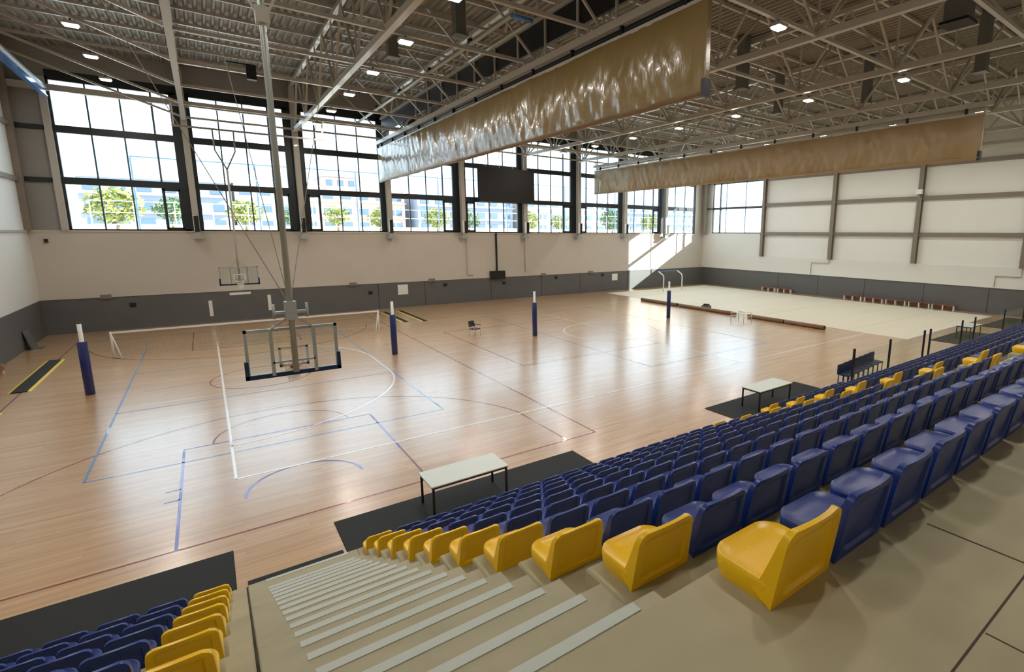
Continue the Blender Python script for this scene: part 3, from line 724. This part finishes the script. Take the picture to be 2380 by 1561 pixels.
# ------------------------------------------------------------------ cable ramps
def ramp(label, x0, x1, y0, y1):
    t = thing('cable_ramp', label, 'cable ramp', ((x0+x1)/2, (y0+y1)/2, 0), group='black and yellow ramps lying on the floor')
    w, l = (x1-x0)/2, (y1-y0)/2
    MB().add([(-w*0.7, -l, 0.03), (w*0.7, -l, 0.03), (w*0.7, l, 0.03), (-w*0.7, l, 0.03), (-w*0.7, -l, 0), (w*0.7, -l, 0), (w*0.7, l, 0), (-w*0.7, l, 0)], [(0, 1, 2, 3), (4, 5, 1, 0), (6, 7, 3, 2), (7, 4, 0, 3), (5, 6, 2, 1)]).build('centre_plate', M['black'], t)
    for s in (-1, 1):
        MB().add([(s*w*0.7, -l, 0.03), (s*w, -l, 0.004), (s*w, l, 0.004), (s*w*0.7, l, 0.03), (s*w*0.7, -l, 0), (s*w, -l, 0), (s*w, l, 0), (s*w*0.7, l, 0)], [(0, 1, 2, 3), (4, 5, 1, 0), (7, 6, 2, 3), (5, 6, 2, 1), (4, 7, 3, 0)]).build('yellow_edge', M['yelstripe'], t)
ramp('black ramp with yellow edges lying beside the leftmost padded post', -6.5, -5.86, 13.1, 19.3)
ramp('black ramp with yellow edges cut by the left picture edge', -6.7, -6.0, 4.4, 10.25)
ramp('black ramp with yellow edges right of the net, left one of two', 10.2, 10.7, 20.5, 25.9)
ramp('black ramp with yellow edges right of the net, right one of two', 11.4, 11.85, 20.1, 25.9)

# ------------------------------------------------------------------ chair
t = thing('chair', 'lone dark armchair with thin grey legs standing mid court', 'chair', (12.25, 13.25, 0), math.radians(200))
bevel(MB().box(-0.24, 0.24, -0.22, 0.22, 0.42, 0.47).build('seat', M['chair'], t), 0.015, 2)
MB().grid(lambda u, v: (-0.24+0.48*u, -0.22-0.10*v-0.04*math.sin(PI*u), 0.55+0.33*v), 8, 5).grid(lambda u, v: (0.24-0.48*u, -0.25-0.10*v-0.04*math.sin(PI*u), 0.55+0.33*v), 8, 5).build('backrest', M['chair'], t)
for sx in (-1, 1):
    MB().tube([(sx*0.25, 0.2, 0), (sx*0.25, 0.2, 0.66)], 0.013, 8).build('leg', M['galv'], t)
    MB().tube([(sx*0.25, -0.2, 0), (sx*0.25, -0.22, 0.5), (sx*0.24, -0.33, 0.88)], 0.013, 8).build('leg', M['galv'], t)
    MB().box(sx*0.25-0.025, sx*0.25+0.025, -0.25, 0.23, 0.655, 0.685).build('armrest', M['chair'], t)

# ------------------------------------------------------------------ floor cover, tubes, trolley frame, curved posts
b = MB()
strips = 8; y0, y1 = -2.4, 26.2
for i in range(strips):
    a = y0+(y1-y0)*i/strips; c = y0+(y1-y0)*(i+1)/strips
    b.box(32.5, 47.4, a, c-0.015, 0, 0.012+0.004*(i % 2))
tag(b.build('floor_cover', M['cover']), 'large cream protective cover laid over the far court floor', 'floor cover')
for (ya, yb, lab) in ((19.7, 15.2, 'brown cardboard tube along the cream cover edge, farthest of the tubes'), (15.0, 9.2, 'brown cardboard tube along the cream cover edge, left of the white frame'), (8.05, 5.1, 'brown cardboard tube along the cream cover edge, right of white frame'), (5.0, 2.15, 'brown cardboard tube along the cream cover edge, nearest the stand')):
    t = thing('carpet_tube', lab, 'tube', (31.4, 0, 0.14), group='brown tubes along the cream cover')
    MB().tube([(0, ya, 0), (0, yb, 0)], 0.14, 14).build('tube_body', M['roll'], t)
    MB().tube([(0, yb, 0), (0, yb-0.03, 0)], 0.11, 12).build('end_plug', M['blackm'], t)
t = thing('tube_trolley', 'small dark block standing on the tubes left of the white frame', 'block', (31.6, 12.6, 0))
MB().box(0.2, 0.7, -0.3, 0.3, 0.0, 0.34).build('block_body', M['duct'], t); MB().box(0.3, 0.6, -0.2, 0.2, 0.34, 0.46).build('handle', M['blackm'], t)
t = thing('white_frame_trolley', 'small white tubular frame standing by the cream cover edge', 'trolley', (29.6, 7.6, 0))
MB().tube([(0, -0.5, 0), (0, -0.5, 0.55), (0, 0.6, 0.55), (0, 0.6, 0)], 0.03, 8).build('side_frame', M['white'], t); MB().tube([(0.9, -0.5, 0), (0.9, -0.5, 0.55), (0.9, 0.6, 0.55), (0.9, 0.6, 0)], 0.03, 8).build('side_frame', M['white'], t)
MB().tube([(0, -0.5, 0.3), (0.9, -0.5, 0.3)], 0.025, 8).tube([(0, 0.6, 0.3), (0.9, 0.6, 0.3)], 0.025, 8).tube([(0, 0.05, 0.55), (0.9, 0.05, 0.55)], 0.025, 8).build('cross_bar', M['white'], t)
t = thing('curved_goal_posts', 'pair of white curved posts joined by blue bar near the far corner', 'goal', (38.4, 24.0, 0))
for x in (0, 2.8):
    MB().tube([(x, 0, 0), (x, 0, 1.5), (x-0.12, 0, 1.75), (x-0.45, 0, 1.95), (x-0.8, 0, 2.15)], 0.07, 10).build('curved_post', M['white'], t)
MB().tube([(-0.8, 0, 2.15), (2.0, 0, 2.15)], 0.035, 8).build('top_bar', M['bluesteel'], t)

# ------------------------------------------------------------------ benches along the walls
def bench(label, x, y, L, horiz=False):
    t = thing('wall_bench', label, 'bench', (x, y, 0), group='low benches along the walls')
    MB().box(-0.16, 0.16, -L/2, L/2, 0.38, 0.43).build('seat_board', M['benchwood'], t); MB().box(0.12, 0.16, -L/2, L/2, 0.12, 0.3).build('rear_board', M['benchwood'], t)
    n = 3
    for i in range(n):
        yy = -L/2+0.1+(L-0.2)*i/(n-1)
        MB().box(-0.15, 0.15, yy-0.035, yy+0.035, 0, 0.38).build('leg', M['white'], t)
for i, yb in enumerate((8.75, 6.85, 4.95, 3.05, 1.25)): bench('low wooden bench with white legs by right wall, %s from the far corner side' % ordn(i+3), 48.3, yb, 1.75)
bench('low wooden bench with white legs by right wall, farthest of all', 48.3, 17.9, 1.7); bench('low wooden bench with white legs by right wall, second farthest', 48.3, 16.0, 1.7)
bench('low wooden bench with white legs by the left wall', -7.6, 16.3, 2.6)
t = thing('leaning_board', 'dark grey boards leaning at the left wall near the corner', 'board', (-7.6, 23.4, 0))
MB().add([(0.0, -0.5, 0), (0.05, -0.5, 0), (-0.2, -0.5, 1.0), (-0.24, -0.5, 1.0), (0.0, 0.5, 0), (0.05, 0.5, 0), (-0.2, 0.5, 1.0), (-0.24, 0.5, 1.0)], [(0, 1, 2, 3), (7, 6, 5, 4), (1, 5, 6, 2), (4, 0, 3, 7), (3, 2, 6, 7), (0, 4, 5, 1)]).build('board', M['dado'], t)
MB().box(0.0, 0.35, -0.3, 0.3, 0.0, 0.04).build('foot', M['dado'], t)

# ------------------------------------------------------------------ things on the far wall
t = thing('scoreboard', 'large blank black scoreboard hanging before the far windows', 'scoreboard', (21.65, 26.72, 8.68))
MB().box(-2.68, 2.68, -0.06, 0.08, 0, 2.84).build('screen', M['screen'], t)
MB().box(-2.72, 2.72, 0.08, 0.2, -0.02, 2.88).build('back_case', M['blackm'], t)
for x in (-2.0, -0.7, 0.6, 1.7): MB().bar((x, 0.1, 2.85), (x, 0.1, 5.0), 0.03).build('suspension_bar', M['steel'], t)
t = thing('wall_display_box', 'black box on a dark post fixed to the white far wall', 'display box', (20.92, 27.6, 1.92))
MB().box(-0.06, 0.06, 0.05, 0.19, 0.7, 4.12).build('post', M['blackm'], t); MB().box(-0.72, 0.72, -0.12, 0.15, 0.0, 0.72).build('case', M['blackm'], t); MB().box(-0.5, 0.5, -0.13, -0.12, 0.12, 0.6).build('screen', M['screen'], t)
def pipe(label, pts, r=0.035):
    tag(MB().tube(pts, r, 8).build('wall_conduit', M['steel'], None), label, 'conduit', 'thin conduits on the walls')
pipe('thin pale conduit down the far wall left of the black box', [(18.1, 27.72, 5.6), (18.1, 27.72, 2.4), (18.6, 27.72, 2.35)])
pipe('thin pale conduit down the far wall right of the black box', [(23.85, 27.72, 5.7), (23.85, 27.72, 2.4)])
pipe('thin stepped white conduit on the right wall, nearer the far corner', [(48.62, 11.6, 3.65), (48.62, 11.6, 3.3), (48.62, 13.4, 3.3), (48.62, 13.4, 2.15)])
pipe('thin stepped white conduit on the right wall, nearer the stand', [(48.62, -3.5, 3.65), (48.62, -3.5, 3.0), (48.62, -1.9, 3.0), (48.62, -1.9, 2.15)])
def notice(label, x, z, w, h, m='white', d=0.03):
    o = MB().box(x-w/2, x+w/2, YF-0.05-d, YF-0.05, z-h/2, z+h/2).build('wall_plate', M[m]); tag(o, label, 'wall plate', 'small plates on the grey far wall')
notice('pale square notice on the grey far wall left of centre', 12.5, 1.45, 0.8, 0.8)
notice('pale square notice on the grey far wall near the sun patch', 34.75, 1.45, 0.75, 0.7)
notice('tall white strip on the grey far wall under the far hoop, left', -0.1, 0.95, 0.2, 1.05)
notice('tall white strip on the grey far wall beside the hoop pole', 3.25, 1.1, 0.2, 1.1)
notice('long white strip atop the grey far wall under the far hoop', 1.6, 1.85, 1.2, 0.16)
for x, z, wh in ((-3.95, 1.5, 'leftmost of all'), (10.0, 1.35, 'below the nearer padded post'), (16.05, 1.65, 'left of the black box'), (21.6, 1.5, 'under the black box'), (27.3, 1.75, 'midway to the sun patch'), (33.1, 1.75, 'left of the right notice')): notice('small dark socket on the grey far wall, %s' % wh, x, z, 0.3, 0.25, 'blackm', 0.05)
for x, wh in ((-5.1, 'leftmost'), (8.78, 'right of the hoop pole'), (14.9, 'left of the black box'), (25.8, 'right of the black box'), (31.5, 'rightmost')):
    o = MB().box(x-0.25, x+0.25, YF-0.2, YF-0.09, 1.98, 2.22).build('wall_box', M['girt']); tag(o, 'small brownish box on the ledge of the far wall, %s' % wh, 'wall box', 'small boxes on the far wall ledge')
o = MB().box(-7.3, -7.15, YF-0.15, YF, 5.35, 5.55).build('camera_box', M['blackm']); tag(o, 'tiny dark box high on the far wall at the left corner', 'wall box')
t = thing('wall_speaker', 'small white box on a bracket at the right wall column', 'speaker', (48.25, 4.0, 9.45)); MB().box(-0.2, 0.1, -0.25, 0.25, 0, 0.4).build('case', M['white'], t); MB().bar((0, 0, 0), (0.1, 0, -0.3), 0.08).build('bracket', M['galv'], t)
t = thing('roof_speaker', 'small black loudspeaker hanging under the roof deck near the hoop pole', 'speaker', (2.3, 13.0, 13.0)); MB().box(-0.18, 0.18, -0.15, 0.15, -0.5, 0.1).build('case', M['blackm'], t); MB().bar((-0.9, 0, 0.1), (0.18, 0, 0.1), 0.05).build('bracket', M['blackm'], t)

# ------------------------------------------------------------------ outside
GZ = 5.6
o = MB().box(-80, 220, 28.6, 260, GZ-0.5, GZ).build('street_ground', M['ground']); tag(o, 'pale paved ground outside the far windows', 'ground', kind='structure')
o = MB().box(49.4, 260, -60, 28.6, GZ-0.5, GZ).build('side_ground', M['ground']); tag(o, 'pale ground outside the right end window', 'ground', kind='structure')
o = MB().box(-30, 110, 68, 68.4, GZ, GZ+1.1).build('low_wall', M['ground']); tag(o, 'low white wall outside beyond the far windows', 'wall')
t = thing('mesh_fence', 'pale metal fence with thin bars outside the far windows', 'fence', (0, 51, GZ))
for i in range(28): MB().box(-8+3.0*i-0.04, -8+3.0*i+0.04, -0.04, 0.04, 0, 3.2).build('post', M['fence'], t)
for z in (1.0, 2.1, 3.15): MB().box(-8, 76, -0.03, 0.03, z-0.03, z+0.03).build('rail', M['fence'], t)
t = thing('ball_stop_frame', 'tall thin blue ball stop frame outside the left windows', 'frame', (0, 46, GZ))
for i in range(7): MB().box(-4.4+9*i-0.06, -4.4+9*i+0.06, -0.06, 0.06, 0, 6.8).build('post', M['mullion'], t)
MB().box(-4.4, 50, -0.04, 0.04, 6.7, 6.8).build('top_bar', M['mullion'], t)
def building(label, x0, x1, y0, h, m, floors, cols):
    t = thing('apartment_building', label, 'building', ((x0+x1)/2, y0, GZ), group='apartment blocks outside')
    w = (x1-x0)/2
    MB().box(-w, w, 0, 14, 0, h).build('wall', M[m], t); MB().box(-w-0.3, w+0.3, -0.3, 14.3, h, h+0.4).build('roof', M['facade'], t)
    for f in range(floors):
        b = MB()
        for c in range(cols):
            xc = -w+2*w*(c+0.5)/cols
            b.box(xc-w/cols*0.55, xc+w/cols*0.55, -0.12, 0.0, h*(f+0.32)/floors, h*(f+0.8)/floors)
        b.build('window_row', M['shut'], t)
        MB().box(-w, w, -1.1, 0, h*(f+0.12)/floors, h*(f+0.16)/floors).build('balcony', M['facade'], t)
building('pale grey block outside, behind the leftmost tree', -14, 4, 92, 8.2, 'facade2', 3, 6)
building('white block outside, left of the hoop pole', 5, 14, 95, 8.6, 'facade', 3, 3)
building('pinkish block outside, with stepped roof, behind the third bay', 15, 34, 96, 8.6, 'facade3', 3, 6)
building('small pink rooftop block outside, highest on the skyline', 23, 30, 118, 12.8, 'facade3', 4, 3)
building('grey blue block outside, behind the black scoreboard', 36, 58, 94, 8.2, 'facade2', 3, 7)
building('white block outside, right of the black scoreboard', 60, 84, 92, 8.4, 'facade', 3, 7)
building('grey blue block outside, nearest the sunlit corner', 86, 118, 90, 8.0, 'facade2', 3, 8)
def tree(label, x, y, h, r, m, seed):
    t = thing('street_tree', label, 'tree', (x, y, GZ), group='trees outside the far windows')
    MB().tube([(0, 0, 0), (0.1, 0, h*0.5), (0, 0.1, h*0.8)], [0.16, 0.12, 0.05], 8).build('trunk', M['bark'], t)
    rnd = random.Random(seed); b = MB()
    for i in range(520):
        a = rnd.uniform(0, 2*PI); ph = math.acos(rnd.uniform(-1, 1)); rr = r*(rnd.uniform(0.45, 1.0))
        c = Vector((rr*math.sin(ph)*math.cos(a), rr*math.sin(ph)*math.sin(a), h*0.66+rr*0.8*math.cos(ph)))
        n = Vector((rnd.uniform(-1, 1), rnd.uniform(-1, 1), rnd.uniform(-1, 1))).normalized(); u = n.orthogonal().normalized(); v = n.cross(u); s = rnd.uniform(0.14, 0.3)*r*0.55
        b.add([c-u*s, c+v*s*0.6, c+u*s, c-v*s*0.6], [(0, 1, 2, 3)])
    b.build('foliage', M[m], t)
for i, (x, y, h, r, m, l) in enumerate(((-6.8, 56, 4.4, 2.4, 'leafy', 'yellow green tree outside the leftmost window, large'), (-2.6, 60, 4.2, 1.7, 'leafg', 'green tree outside the leftmost window, right of yellow one'), (4.2, 60, 4.0, 1.9, 'leafy', 'yellow green tree outside behind the second window bay'), (9.6, 64, 3.4, 1.4, 'leafg', 'small green tree outside left of the hoop pole'), (14.2, 60, 3.8, 1.6, 'leafy', 'yellow green tree outside just right of the hoop pole'), (19.5, 60, 3.6, 1.7, 'leafy', 'yellow green tree outside behind the third window bay'), (27.5, 60, 3.8, 1.9, 'leafy', 'yellow green tree outside behind the fourth window bay, left'), (32.4, 60, 3.6, 1.7, 'leafg', 'green tree outside behind the fourth window bay, right'), (41.5, 58, 3.6, 1.9, 'leafy', 'yellow green tree outside under the black scoreboard'), (47.5, 58, 3.4, 1.5, 'leafy', 'yellow green tree outside right of the black scoreboard'), (62, 62, 4.4, 2.4, 'leafg', 'dark green tree outside behind the seventh window bay'), (70, 60, 4.0, 2.0, 'leafy', 'yellow green tree outside nearest the sunlit corner'))):
    tree(l, x, y, h, r, m, i+3)
for i, (x, y) in enumerate(((190, 78), (196, 90), (200, 104))):
    o = MB().box(x, x+8, y, y+9, GZ, GZ+3.4+(i % 2)).build('distant_building', M['facade2']); tag(o, 'tiny distant block seen through the right end window, %s from the left' % ordn(3-i), 'building', 'distant blocks')
